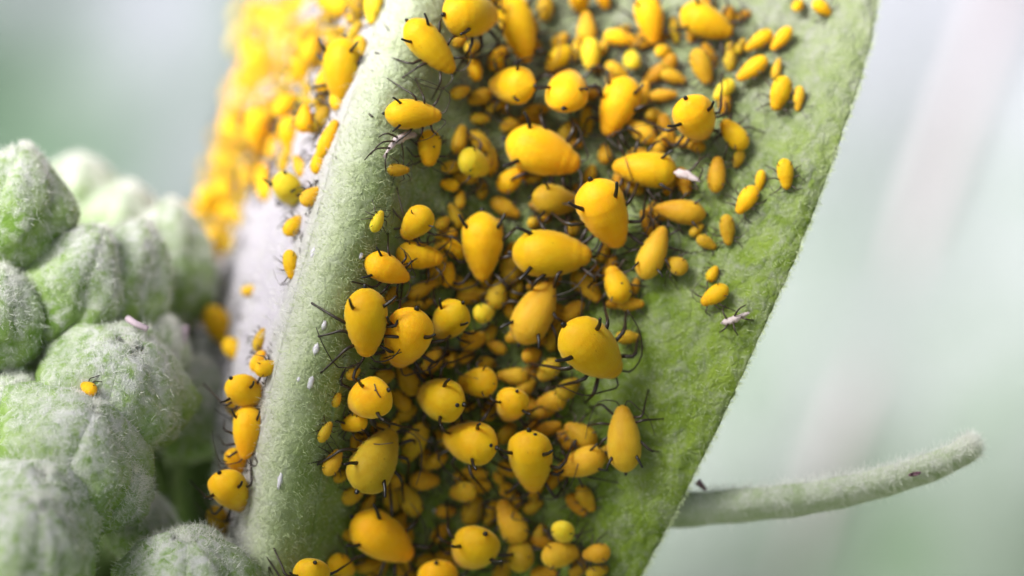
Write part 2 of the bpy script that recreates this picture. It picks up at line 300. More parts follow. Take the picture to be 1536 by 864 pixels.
# ------------------------------------------------------------------ aphids
#  px, py, length, width (photo pixels), heading of the head (degrees, 0 = towards the leaf edge, 90 = up), tone, kind, name phrase for the big ones
A = [
 (706, 22, 100, 72, 5, 'y', 'A', 'plump yellow aphid at the top with two tail tubes pointing to the midrib'),
 (778, 43, 108, 54, -76, 'y', 'A', 'long yellow aphid hanging head down from the top edge of the photo'),
 (646, 70, 104, 52, -46, 'y', 'A', 'slim yellow aphid beside the upper midrib, both tail tubes raised'),
 (768, 128, 70, 58, 172, 'y', 'A', 'round yellow aphid with one dark spot low on its back, below the long aphid'),
 (851, 136, 76, 64, 80, 'y', 'A', 'round yellow aphid with two big dark spots and black stubs at its side'),
 (927, 160, 96, 58, -112, 'y', 'A', 'upright egg shaped yellow aphid leaning towards the leaf edge near the top'),
 (975, 29, 78, 44, -80, 'y', 'A', 'narrow yellow aphid with a single dark dot at the top, head down'),
 (1060, 33, 86, 52, -25, 'y', 'A', 'yellow aphid slanting down to the leaf edge with long jointed legs below'),
 (1043, 178, 70, 64, -60, 'y', 'A', 'ball shaped yellow aphid with one dark spot, standing apart near the leaf edge'),
 (620, 172, 88, 46, -2, 'y', 'A', 'level yellow aphid with a glossy back lying on the upper midrib slope'),
 (644, 222, 56, 36, -92, 'y', 'N', 'small upright yellow aphid with one black dot on its back'),
 (710, 245, 54, 44, -20, 'l', 'N', 'rounded lemon yellow aphid with a black tube on top'),
 (815, 229, 118, 72, -20, 'y', 'A', 'largest orange yellow aphid, tapering down towards the leaf edge in the upper cluster'),
 (967, 254, 98, 55, 174, 'y', 'A', 'level yellow aphid with a pale shed skin at its blunt end'),
 (908, 321, 108, 74, -66, 'y', 'A', 'big bright orange aphid, broad top with two dark notches, head down'),
 (828, 381, 120, 72, -2, 'y', 'A', 'big level yellow aphid with ringed pointed end in the middle of the cluster'),
 (723, 370, 106, 64, -90, 'y', 'A', 'symmetrical teardrop aphid with two upright black tubes like horns'),
 (834, 301, 74, 48, -6, 'a', 'A', 'dim amber aphid half hidden between the largest and the level one'),
 (1020, 317, 80, 38, 172, 'a', 'A', 'long level amber aphid near the leaf edge with legs below'),
 (980, 379, 86, 42, 68, 'p', 'A', 'pale upright aphid leaning to the leaf edge, narrow head on top'),
 (925, 427, 60, 40, 110, 'y', 'N', 'short dull yellow aphid with one spot, below the big bright orange one'),
 (624, 335, 58, 44, 235, 'y', 'N', 'yellow aphid with two tubes on top, nearest the midrib in mid leaf'),
 (629, 384, 72, 42, -8, 'y', 'N', 'pointed yellow aphid lying level across the back of another'),
 (581, 404, 76, 45, -24, 'y', 'A', 'slanting yellow aphid on the midrib slope, tubes at its upper end'),
 (549, 484, 106, 66, -86, 'y', 'A', 'large drop shaped aphid against the midrib with two long black horns'),
 (610, 507, 98, 72, -102, 'y', 'A', 'big egg shaped aphid with a single spot and a thin leg line across'),
 (674, 481, 70, 54, 238, 'y', 'A', 'rounded yellow aphid with tubes on top and side, beside the egg shaped one'),
 (746, 440, 48, 32, 80, 'p', 'N', 'small pale oval aphid with one central dot'),
 (803, 469, 104, 60, 63, 'p', 'A', 'long dull yellow aphid leaning, narrow end upward under the big level one'),
 (888, 525, 112, 80, -43, 'y', 'A', 'huge glossy orange aphid at the cluster edge with long bent legs'),
 (553, 598, 70, 64, 218, 'y', 'A', 'round yellow aphid with a bristly mark, black tube sticking out to the midrib'),
 (660, 598, 80, 66, 170, 'y', 'A', 'round yellow aphid with two marks, one ringed, in the lower middle'),
 (716, 574, 62, 46, 185, 'y', 'N', 'yellow aphid crossed by a thin dark leg'),
 (769, 564, 48, 28, 175, 'p', 'N', 'small level pale aphid with one spot beside the leg crossed one'),
 (823, 555, 42, 30, 225, 'p', 'N', 'small dull aphid leaning by the head of the huge glossy one'),
 (767, 608, 58, 50, -112, 'y', 'A', 'small globular yellow aphid with two black tubes in the lower middle'),
 (705, 663, 88, 66, 172, 'y', 'A', 'broad yellow aphid with two spots pointing to the midrib under a dark leg'),
 (797, 692, 98, 68, -88, 'y', 'A', 'upright glossy orange aphid with black marks on its top, lower cluster'),
 (873, 694, 76, 44, 202, 'p', 'A', 'dull yellow aphid lying behind the long legged walker'),
 (936, 658, 102, 52, 93, 'p', 'A', 'long pale aphid walking head up on bare leaf, legs spread'),
 (563, 690, 106, 70, 55, 'p', 'A', 'large dim yellow aphid leaning up away from the midrib, lower leaf'),
 (624, 659, 60, 36, 60, 'p', 'N', 'slender pale aphid leaning beside the large dim one'),
 (614, 750, 56, 32, 120, 'p', 'N', 'slim pale aphid with one spot, head towards the midrib, lower leaf'),
 (637, 721, 46, 30, 0, 'a', 'N', 'small amber aphid with one spot above the slim pale one'),
 (695, 738, 42, 32, 190, 'p', 'N', 'small rounded pale aphid with one spot alone in the shade'),
 (574, 807, 112, 70, -36, 'y', 'A', 'large dark yellow aphid with two tubes like feelers, low by the midrib'),
 (710, 823, 82, 70, 235, 'y', 'A', 'large round dark yellow aphid with black tubes at the bottom of the photo'),
 (766, 783, 74, 42, 115, 'p', 'N', 'curved pale aphid with a bent leg on its back, near the bottom'),
 (845, 798, 40, 36, -90, 'l', 'N', 'small pale round aphid sitting on another near the bottom'),
 (841, 832, 58, 40, 10, 'p', 'N', 'dull yellow aphid under a small pale round one near the bottom'),
 (895, 830, 44, 30, 190, 'a', 'N', 'small amber aphid nearest the leaf edge at the bottom'),
 (465, 862, 62, 56, -90, 'y', 'A', 'yellow aphid cut by the bottom edge, nearest the midrib'),
 (657, 870, 74, 62, -90, 'y', 'A', 'orange aphid back cut by the bottom edge in the middle'),
 (886, 82, 52, 30, -90, 'l', 'N', 'bright lemon aphid with a round head lobe above the dark spotted one'),
 (948, 90, 34, 28, 90, 'l', 'N', 'tiny bright lemon aphid seen end on'),
 (1053, 100, 58, 32, -70, 'a', 'N', 'upright amber aphid under the slanting long legged one'),
 (1170, 140, 56, 32, -108, 'y', 'N', 'bright yellow aphid closest to the upper leaf edge, feelers up'),
 (1128, 103, 56, 27, 217, 'y', 'N', 'bright yellow aphid slanting upward alone on bare upper leaf'),
 (1138, 61, 50, 24, 215, 'y', 'N', 'lower one of two touching young aphids high by the leaf edge'),
 (1172, 58, 46, 22, 230, 'y', 'N', 'upper one of two touching young aphids high by the leaf edge'),
 (1086, 135, 42, 24, 225, 'l', 'N', 'small lemon aphid slanting just above the ball shaped one'),
 (1101, 202, 56, 34, 130, 'y', 'N', 'yellow aphid with two dark notches touching the ball shaped one'),
 (1075, 262, 56, 28, 85, 'a', 'N', 'upright amber aphid standing by a pale shed skin'),
 (1178, 261, 48, 26, -85, 'y', 'N', 'lone yellow aphid on bare leaf, nearest the edge in upper half'),
 (1120, 300, 50, 28, 235, 'y', 'N', 'bright young aphid with one spot and another one behind it, mid leaf edge side'),
 (1072, 443, 48, 28, 212, 'y', 'N', 'lone yellow aphid next to a white shed skin on bare leaf'),
 (768, 268, 54, 32, 40, 'y', 'N', 'yellow aphid tucked under the largest one, tubes at lower end'),
 (961, 196, 52, 30, 145, 'p', 'N', 'dull lemon aphid leaning between the egg shaped and ball shaped ones'),
 (566, 332, 36, 20, 65, 'l', 'N', 'tiny lone lemon aphid high on the midrib slope'),
 (597, 255, 36, 20, 0, 'a', 'N', 'tiny level amber aphid under the pinkish shed skin'),
 (499, 694, 44, 26, 60, 'p', 'N', 'small yellow aphid on the lower midrib slope'),
 (488, 648, 36, 18, 60, 'p', 'N', 'tiny faint aphid on the lower midrib slope, uppermost of two'),
 (726, 470, 34, 30, 20, 'l', 'N', 'tiny round greenish lemon aphid under the pale oval one'),
 # half hidden and small ones
 (710, 72, 32, 25, 20, 'p', 'S'), (712, 103, 38, 22, 100, 'y', 'S'), (748, 88, 42, 28, 58, 'y', 'S'), (690, 138, 34, 20, 20, 'p', 'S'),
 (838, 88, 50, 32, 230, 'y', 'S'), (864, 75, 40, 18, 80, 'p', 'S'), (880, 42, 52, 30, 90, 'p', 'S'), (930, 57, 50, 26, -10, 'y', 'S'), (995, 77, 28, 22, 20, 'y', 'S'),
 (1012, 46, 42, 18, 95, 'p', 'S'), (1095, 85, 46, 20, 88, 'p', 'S'), (1010, 115, 42, 22, -20, 'a', 'S'), (925, 105, 38, 22, -30, 'p', 'S'), (995, 143, 44, 20, 5, 'a', 'S'),
 (962, 145, 50, 25, 70, 'p', 'S'), (880, 180, 50, 22, 88, 'p', 'S'), (980, 172, 27, 22, 40, 'a', 'S'), (869, 2, 36, 32, -80, 'y', 'S'), (905, -2, 32, 22, -70, 'y', 'S'),
 (818, 10, 46, 26, 85, 'a', 'S'), (1165, 103, 34, 15, 75, 'p', 'S'), (1198, 148, 40, 18, -95, 'p', 'S'), (1197, 8, 24, 18, 60, 'y', 'S'), (1233, 12, 32, 22, -35, 'y', 'S'),
 (722, 215, 50, 26, -45, 'p', 'S'), (680, 250, 40, 20, 10, 'p', 'S'), (675, 277, 31, 20, 170, 'y', 'S'), (723, 284, 32, 18, 85, 'a', 'S'), (720, 178, 30, 18, 0, 'p', 'S'),
 (768, 187, 38, 24, 20, 'a', 'S'), (804, 166, 42, 22, 10, 'a', 'S'), (853, 196, 42, 26, 60, 'a', 'S'), (907, 231, 32, 22, 90, 'a', 'S'), (992, 215, 42, 22, 60, 'p', 'S'),
 (1028, 213, 30, 20, 0, 'a', 'S'), (1108, 238, 30, 18, 250, 'a', 'S'), (1140, 272, 36, 16, 260, 'y', 'S'), (758, 312, 50, 26, -30, 'a', 'S'), (1015, 398, 37, 28, 150, 'a', 'S'),
 (1060, 364, 34, 20, -30, 'a', 'S'), (1091, 345, 48, 24, -85, 'a', 'S'), (1069, 411, 27, 18, 60, 'y', 'S'), (946, 456, 42, 22, 0, 'a', 'S'), (883, 432, 54, 30, -50, 'a', 'S'),
 (859, 343, 28, 22, 60, 'a', 'S'), (802, 335, 24, 20, 0, 'p', 'S'), (683, 324, 42, 20, 115, 'p', 'S'), (664, 335, 28, 20, 40, 'a', 'S'), (680, 370, 46, 26, 130, 'y', 'S'),
 (672, 412, 38, 24, 80, 'y', 'S'), (633, 434, 54, 24, 30, 'a', 'S'), (587, 443, 30, 18, 60, 'a', 'S'), (768, 395, 66, 36, 80, 'a', 'S'), (711, 510, 44, 30, 15, 'a', 'S'),
 (651, 538, 38, 28, 60, 'a', 'S'), (676, 537, 32, 22, 85, 'a', 'S'), (859, 466, 42, 26, 40, 'a', 'S'), (833, 503, 52, 24, 70, 'a', 'S'), (798, 533, 32, 26, 0, 'a', 'S'),
 (530, 560, 26, 18, 30, 'p', 'S'), (575, 566, 36, 24, 20, 'a', 'S'), (611, 570, 52, 32, 120, 'a', 'S'), (730, 545, 30, 22, 0, 'a', 'S'), (942, 506, 38, 22, 0, 'p', 'S'),
 (531, 634, 40, 30, 200, 'y', 'S'), (871, 652, 56, 36, 150, 'a', 'S'), (827, 602, 46, 32, 190, 'a', 'S'), (852, 583, 42, 30, 40, 'a', 'S'), (709, 765, 48, 32, 70, 'a', 'S'),
 (781, 832, 52, 42, 100, 'a', 'S'), (879, 748, 46, 26, -60, 'a', 'S'), (530, 742, 40, 26, 30, 'p', 'S'), (512, 849, 50, 36, -30, 'y', 'S'), (553, 848, 42, 24, 10, 'a', 'S'),
 (587, 748, 42, 26, 100, 'a', 'S'), (669, 767, 32, 20, 0, 'a', 'S'), (512, 714, 28, 18, 30, 'a', 'S'), (868, 855, 32, 22, 30, 'a', 'S'), (896, 858, 36, 22, 20, 'p', 'S'),
 (754, 857, 44, 26, 60, 'a', 'S'), (816, 861, 42, 24, 0, 'a', 'S'), (829, 721, 30, 20, 60, 'a', 'S'), (906, 682, 34, 22, 60, 'a', 'S'), (655, 690, 36, 24, 30, 'a', 'S'),
 (640, 690, 34, 22, 100, 'a', 'S'), (690, 300, 30, 18, 80, 'p', 'S'), (735, 500, 30, 20, 60, 'a', 'S'), (745, 520, 34, 20, 150, 'a', 'S'), (700, 535, 28, 20, 30, 'a', 'S'),
 (790, 580, 34, 24, 40, 'a', 'S'), (735, 615, 34, 24, 70, 'a', 'S'), (610, 620, 36, 24, 30, 'a', 'S'), (590, 640, 30, 20, 60, 'p', 'S'), (760, 650, 38, 24, 50, 'a', 'S'),
 (700, 430, 34, 22, 20, 'a', 'S'), (655, 420, 30, 20, 30, 'a', 'S'), (905, 380, 30, 20, 60, 'a', 'S'), (950, 280, 36, 22, 150, 'a', 'S'), (800, 265, 34, 22, 200, 'a', 'S'),
 (840, 60, 30, 20, 40, 'p', 'S'), (905, 70, 30, 16, 70, 'p', 'S'), (740, 160, 30, 18, 20, 'p', 'S'), (1045, 220, 28, 18, 170, 'a', 'S'), (1045, 345, 26, 16, 40, 'a', 'S'),
 (690, 60, 30, 18, 40, 'a', 'S'), (800, 45, 30, 18, 70, 'a', 'S'), (935, 45, 26, 16, 20, 'a', 'S'), (1110, 70, 28, 16, 60, 'p', 'S'), (955, 230, 32, 18, 20, 'a', 'S'), (885, 262, 32, 20, 70, 'a', 'S'),
 (745, 345, 34, 20, 80, 'a', 'S'), (775, 435, 34, 20, 60, 'a', 'S'), (865, 420, 34, 20, 100, 'a', 'S'), (640, 555, 34, 22, 20, 'a', 'S'), (505, 600, 24, 14, 70, 'p', 'S'), (690, 640, 34, 20, 20, 'a', 'S'),
 (600, 780, 30, 20, 60, 'a', 'S'), (735, 775, 32, 20, 80, 'a', 'S'), (800, 760, 34, 20, 30, 'a', 'S'), (660, 800, 34, 22, 50, 'a', 'S'), (640, 840, 36, 22, 20, 'a', 'S'), (810, 800, 30, 20, 70, 'a', 'S'), (540, 775, 26, 16, 20, 'p', 'S'), (1005, 280, 30, 18, 60, 'a', 'S'),
]
# the half that turns away: bodies that the lens blurs
B = [
 (513, 105, 100, 60, -92, 'y', 'A', 'sharp upright yellow aphid with black tubes on the blurred leaf half, beside the midrib'),
 (388, 199, 70, 46, -95, 'y', 'A', 'blurred upright aphid with a dark spot on the pale leaf half'),
 (434, 203, 60, 36, -90, 'y', 'A', 'blurred upright aphid with a dark top, second from the dark spotted one'),
 (435, 285, 54, 48, -100, 'l', 'A', 'bright round lemon aphid with two tubes on the pale leaf half'),
 (455, 109, 56, 36, -80, 'y', 'A', 'blurred yellow aphid next to the sharp one near the midrib'),
 (371, 649, 82, 46, -95, 'y', 'A', 'tall yellow aphid with one dark dot beside the flower buds'),
 (348, 737, 68, 58, -80, 'y', 'A', 'round orange aphid with a dark dot, low in the shade by the buds'),
 (370, 588, 56, 52, -60, 'y', 'A', 'yellow aphid with three short dark tubes above the tall dotted one'),
 (332, 493, 84, 42, -52, 'y', 'A', 'blurred yellow aphid slanting behind the flower buds'),
 (375, 436, 26, 18, 10, 'y', 'S', 'tiny blurred orange aphid alone on white down'),
 (436, 397, 46, 24, -80, 'y', 'N', 'small blurred amber aphid on white down by the midrib'),
 (440, 339, 36, 26, 60, 'y', 'N', 'small blurred amber aphid below the round lemon one'),
 (329, 782, 50, 36, -80, 'a', 'N', 'dark amber aphid in deep shade under the round orange one'),
 (560, 12, 52, 30, -95, 'l', 'N', 'pale yellow aphid on the midrib brow at the top of the photo'),
 (503, 8, 62, 36, 160, 'y', 'N', 'blurred orange aphid cut by the top edge beside the midrib'),
 (318, 306, 52, 40, -70, 'y', 'N', 'uppermost aphid of the blurred bright clump on the outer rim'),
 (322, 366, 52, 40, -85, 'y', 'N', 'lowest aphid of the blurred bright clump on the outer rim'),
 (447, 154, 38, 28, 40, 'l', 'S'), (474, 187, 34, 24, 30, 'y', 'S'), (492, 208, 62, 24, 65, 'y', 'S'), (478, 241, 42, 22, 75, 'y', 'S'), (395, 270, 50, 26, 85, 'p', 'S'),
 (430, 238, 48, 26, 80, 'p', 'S'), (450, 250, 40, 22, 120, 'p', 'S'), (467, 294, 38, 26, 40, 'p', 'S'), (390, 510, 38, 20, 70, 'p', 'S'), (400, 552, 34, 26, 20, 'y', 'S'),
 (356, 692, 42, 34, -80, 'y', 'S'), (300, 330, 48, 36, -60, 'y', 'S'), (345, 318, 44, 30, 20, 'y', 'S'), (340, 345, 44, 32, 80, 'a', 'S'), (306, 355, 40, 28, 50, 'y', 'S'),
 (368, 20, 40, 28, 60, 'l', 'S'), (392, 14, 46, 30, 90, 'y', 'S'), (416, 30, 46, 30, 30, 'l', 'S'), (446, 8, 46, 30, 60, 'y', 'S'), (407, 68, 52, 32, 85, 'y', 'S'),
 (380, 84, 50, 30, 100, 'y', 'S'), (433, 56, 46, 26, 60, 'y', 'S'), (368, 112, 50, 30, 80, 'y', 'S'), (352, 140, 52, 28, 85, 'y', 'S'), (392, 124, 46, 30, 70, 'p', 'S'),
 (348, 178, 54, 30, 88, 'y', 'S'), (424, 146, 40, 26, 20, 'y', 'S'), (340, 232, 54, 28, 85, 'p', 'S'), (336, 266, 44, 28, 75, 'a', 'S'), (358, 236, 46, 28, 95, 'p', 'S'),
 (476, 38, 42, 26, 30, 'p', 'S'), (468, 70, 42, 28, 60, 'y', 'S'), (480, 84, 48, 28, 85, 'y', 'S'), (540, 76, 48, 22, -85, 'p', 'S'), (410, 108, 42, 26, 60, 'a', 'S'),
 (414, 178, 42, 24, 40, 'a', 'S'), (372, 262, 44, 26, 80, 'p', 'S'), (362, 60, 42, 26, 70, 'l', 'S'), (428, 90, 40, 24, 100, 'p', 'S'), (460, 180, 30, 20, 60, 'a', 'S'),
 (454, 64, 43, 29, 96, 'y', 'S'), (481, 178, 45, 28, 57, 'a', 'S'), (428, 158, 44, 31, 61, 'y', 'S'), (382, 259, 49, 25, 108, 'p', 'S'), (514, 3, 52, 26, 94, 'a', 'S'), (361, 211, 52, 28, 124, 'y', 'S'), (392, 20, 40, 32, 79, 'y', 'S'), (487, 121, 47, 28, 77, 'y', 'S'), (396, 270, 53, 32, 100, 'y', 'S'), (375, 207, 47, 25, 99, 'p', 'S'), (378, 73, 46, 29, 84, 'y', 'S'), (333, 238, 42, 30, 119, 'y', 'S'), (457, 178, 44, 29, 90, 'y', 'S'), (506, 147, 42, 25, 94, 'y', 'S'), (336, 284, 41, 30, 128, 'y', 'S'), (519, 87, 54, 27, 81, 'p', 'S'), (496, 110, 50, 25, 128, 'p', 'S'), (467, 74, 50, 31, 79, 'y', 'S'), (430, 152, 36, 27, 92, 'y', 'S'), (449, 107, 39, 29, 70, 'y', 'S'), (391, 201, 51, 24, 45, 'y', 'S'), (350, 289, 48, 27, 73, 'y', 'S'), (346, 225, 52, 25, 113, 'p', 'S'), (373, 202, 49, 26, 70, 'a', 'S'), (346, 191, 48, 32, 101, 'y', 'S'), (489, 126, 39, 27, 99, 'p', 'S'), (381, 130, 38, 28, 57, 'p', 'S'), (411, 47, 52, 29, 113, 'y', 'S'), (403, 173, 46, 31, 82, 'a', 'S'), (453, 80, 37, 27, 58, 'a', 'S'), (399, 282, 45, 32, 123, 'y', 'S'), (456, 0, 51, 30, 127, 'p', 'S'), (390, 96, 37, 29, 66, 'y', 'S'), (536, 4, 50, 31, 121, 'a', 'S'),
 (312, 458, 50, 32, -60, 'y', 'S'), (350, 525, 44, 28, -50, 'y', 'S'), (388, 542, 36, 24, 60, 'y', 'S'), (352, 612, 34, 26, -80, 'a', 'S'), (318, 430, 36, 26, 80, 'a', 'S'), (366, 170, 44, 24, 70, 'y', 'S'), (535, 25, 36, 24, 20, 'p', 'S'), (350, 282, 40, 26, 70, 'y', 'S'), (300, 470, 44, 30, -60, 'a', 'S'), (410, 222, 40, 22, 85, 'y', 'S'),
]
def body_mesh(kind, seed):
    r = np.random.default_rng(seed)
    if kind == 'A':
        prof = [(0, 0), (.01, .13), (.04, .25), (.08, .355), (.13, .46), (.2, .595), (.3, .76), (.42, .90), (.54, .98), (.64, 1.0), (.73, .985), (.81, .91), (.87, .77), (.91, .60), (.94, .46), (.97, .32), (.99, .17), (1, 0)]
    else:
        prof = [(0, 0), (.012, .18), (.05, .36), (.10, .49), (.16, .57), (.21, .64), (.32, .80), (.45, .93), (.58, .99), (.66, 1.0), (.77, .94), (.86, .79), (.92, .60), (.965, .39), (.99, .2), (1, 0)]
    n, m = 40, 28
    t = np.concatenate(([0], (1 - np.cos(np.linspace(.12, np.pi - .1, n - 2))) / 2, [1]))
    t_ = np.clip(t + r.uniform(-.03, .05) * np.sin(np.pi * t), 0, 1)
    rr = interp(t_, prof) ** r.uniform(.74, 1.0); k = np.array([.25, .5, .25])
    for _ in range(2): rr[1:-1] = np.convolve(rr, k, 'valid')
    rr *= 1 + r.normal(0, .012, n)
    rr[1:-1] = np.convolve(rr, k, 'valid')
    seg = .010 * np.sin(t * 2 * np.pi * 11) * np.clip((t - .1) * 4, 0, 1) + r.normal(0, .005, n)
    if kind == 'N': seg -= .10 * np.exp(-((t - .19) / .022) ** 2) + .05 * np.exp(-((t - .32) / .02) ** 2)
    else: seg -= .07 * np.exp(-((t - .12) / .02) ** 2) + .03 * np.exp(-((t - .25) / .02) ** 2)      # faint body rings
    rr = rr * (1 + seg)
    th = np.arange(m) * 2 * np.pi / m
    ph1, ph2 = r.uniform(0, 6, 2); V = []
    for i in range(n):
        w = rr[i] * .5
        y = np.cos(th) * w * (1 + .02 * np.sin(3 * th + ph1)); z = np.sin(th)
        z = np.where(z > 0, z * .86, z * .62) * w
        z = z - .035 * np.abs(np.cos(th)) ** 6 * 0 + (.05 if kind == 'A' else .02) * np.exp(-((t[i] - .62) / .25) ** 2) * (np.sin(th) > 0) * np.sin(th)
        V.append(np.stack((np.full(m, .5 - t[i]), y, z + .012 * math.sin(t[i] * 5 + ph2)), -1))
    return mesh('aphid_body', np.concatenate(V), grid_faces(n, m, True))
BODY = {(k, t): [body_mesh(k, s + (0 if k == 'A' else 50)) for s in range(4)] for k in 'AN' for t in TONES}
for (k, t), ms in BODY.items():
    for me in ms: me.materials.append(TONES[t])
def cone_mesh(name, pts, radii, sides=8, mat=None):
    v, f = tube(pts, radii, sides); me = mesh(name, v, f); me.materials.append(mat); return me
CORN = cone_mesh('cornicle', [(0, 0, 0), (-.03, 0, .12), (-.08, 0, .25), (-.16, 0, .37), (-.17, 0, .385)], [.052, .043, .036, .031, .02], 8, M_BLACK)
CAUDA = cone_mesh('cauda', [(.04, 0, 0), (-.03, 0, .0), (-.09, 0, .02), (-.12, 0, .03)], [.062, .06, .046, .02], 8, M_BLACK)
EYE = cone_mesh('eye', [(0, -.02, 0), (0, 0, 0), (0, .022, 0), (0, .032, 0)], [.022, .032, .024, .008], 8, M_BLACK)

SPOT = cone_mesh('dark_spot', [(0, 0, -.02), (0, 0, .008), (0, 0, .022), (0, 0, .026)], [.07, .066, .04, .01], 10, M_BLACK)
SPOTS = {(768, 128): [(771, 142)], (851, 136): [(866, 131), (848, 163)], (975, 29): [(961, 15)], (1060, 33): [(1049, 37)], (1043, 178): [(1026, 171)], (644, 222): [(651, 220)], (925, 427): [(933, 425)],
 (610, 507): [(625, 500)], (746, 440): [(745, 440)], (553, 598): [(557, 590), (562, 586)], (660, 598): [(652, 580), (686, 608)], (769, 564): [(776, 558)], (705, 663): [(712, 652), (736, 668)], (614, 750): [(617, 757)],
 (637, 721): [(628, 716)], (695, 738): [(692, 740)], (1120, 300): [(1121, 292)], (388, 199): [(386, 186)], (371, 649): [(370, 643)], (348, 737): [(342, 725)], (434, 203): [(434, 190)], (797, 692): [(823, 683), (776, 668), (803, 652)],
 (710, 245): [(698, 255)], (845, 798): [(845, 800)], (560, 12): [(563, 20)], (908, 321): [(880, 312), (930, 290)]}
CROSS = {(610, 507): [(576, 538), (600, 528), (618, 516), (625, 506)], (716, 574): [(688, 562), (715, 568), (742, 576)], (766, 783): [(766, 776), (771, 768), (768, 778), (784, 781)], (705, 663): [(668, 640), (690, 636), (724, 626)],
 (553, 598): [(562, 577), (566, 588), (571, 596)], (967, 254): [(937, 235), (943, 252), (950, 270)]}
def on_body(inv, l, w, px, py):
    # where the sight line through a pixel of the photo meets the body, in the aphid's own frame, with the outward direction
    a = inv @ Vector((0, -D, 0)); d = (inv @ Vector(P(px, py, 0))) - a; ctr = Vector((0, 0, w * .36)); ax = Vector((l * .5, w * .5, w * .42))
    q = lambda v: Vector((v.x / ax.x, v.y / ax.y, v.z / ax.z))
    o_, e = q(a - ctr), q(d); k = e.length; e /= k; bq = o_.dot(e); disc = bq * bq - (o_.dot(o_) - 1)
    hit = o_ + e * (-bq - math.sqrt(max(disc, 0)))
    if disc < 0: hit.normalize()
    nrm = Vector((hit.x / ax.x, hit.y / ax.y, hit.z / ax.z)).normalized()
    return Vector((hit.x * ax.x, hit.y * ax.y, hit.z * ax.z)) + ctr, nrm
def solve_pitch(L, W, ratio):
    if L / W >= ratio: return 0.0, L
    a, b = ratio * W / 2, W * .42; h = L / 2
    s2 = (a * a - h * h) / max(a * a - b * b, 1e-6)
    return math.asin(math.sqrt(min(max(s2, 0), .93))), ratio * W
placed = []   # (px, py, y, radius px)
def place_depth(px, py, W, L, pitch, layer):
    half = (math.sin(pitch) * L * .5 + math.cos(pitch) * W * .42) / 50
    y = float(depth(px, py)) - half * (.80 if pitch else .95) - (.10 if layer < 1 else .30) * W / 50
    floor_y = y - 2.6
    for (qx, qy, qd, qr, ql) in placed:
        d = math.hypot(px - qx, py - qy) / 50; s = (.46 * W + qr) / 50 * .93
        if d < s and ql <= layer:
            y = min(y, qd - math.sqrt(s * s - d * d) * .72)
    y = max(y, floor_y)
    placed.append((px, py, y, .46 * W, layer)); return y
def loc_leg(M_inv, p): return np.array(M_inv @ Vector(p))
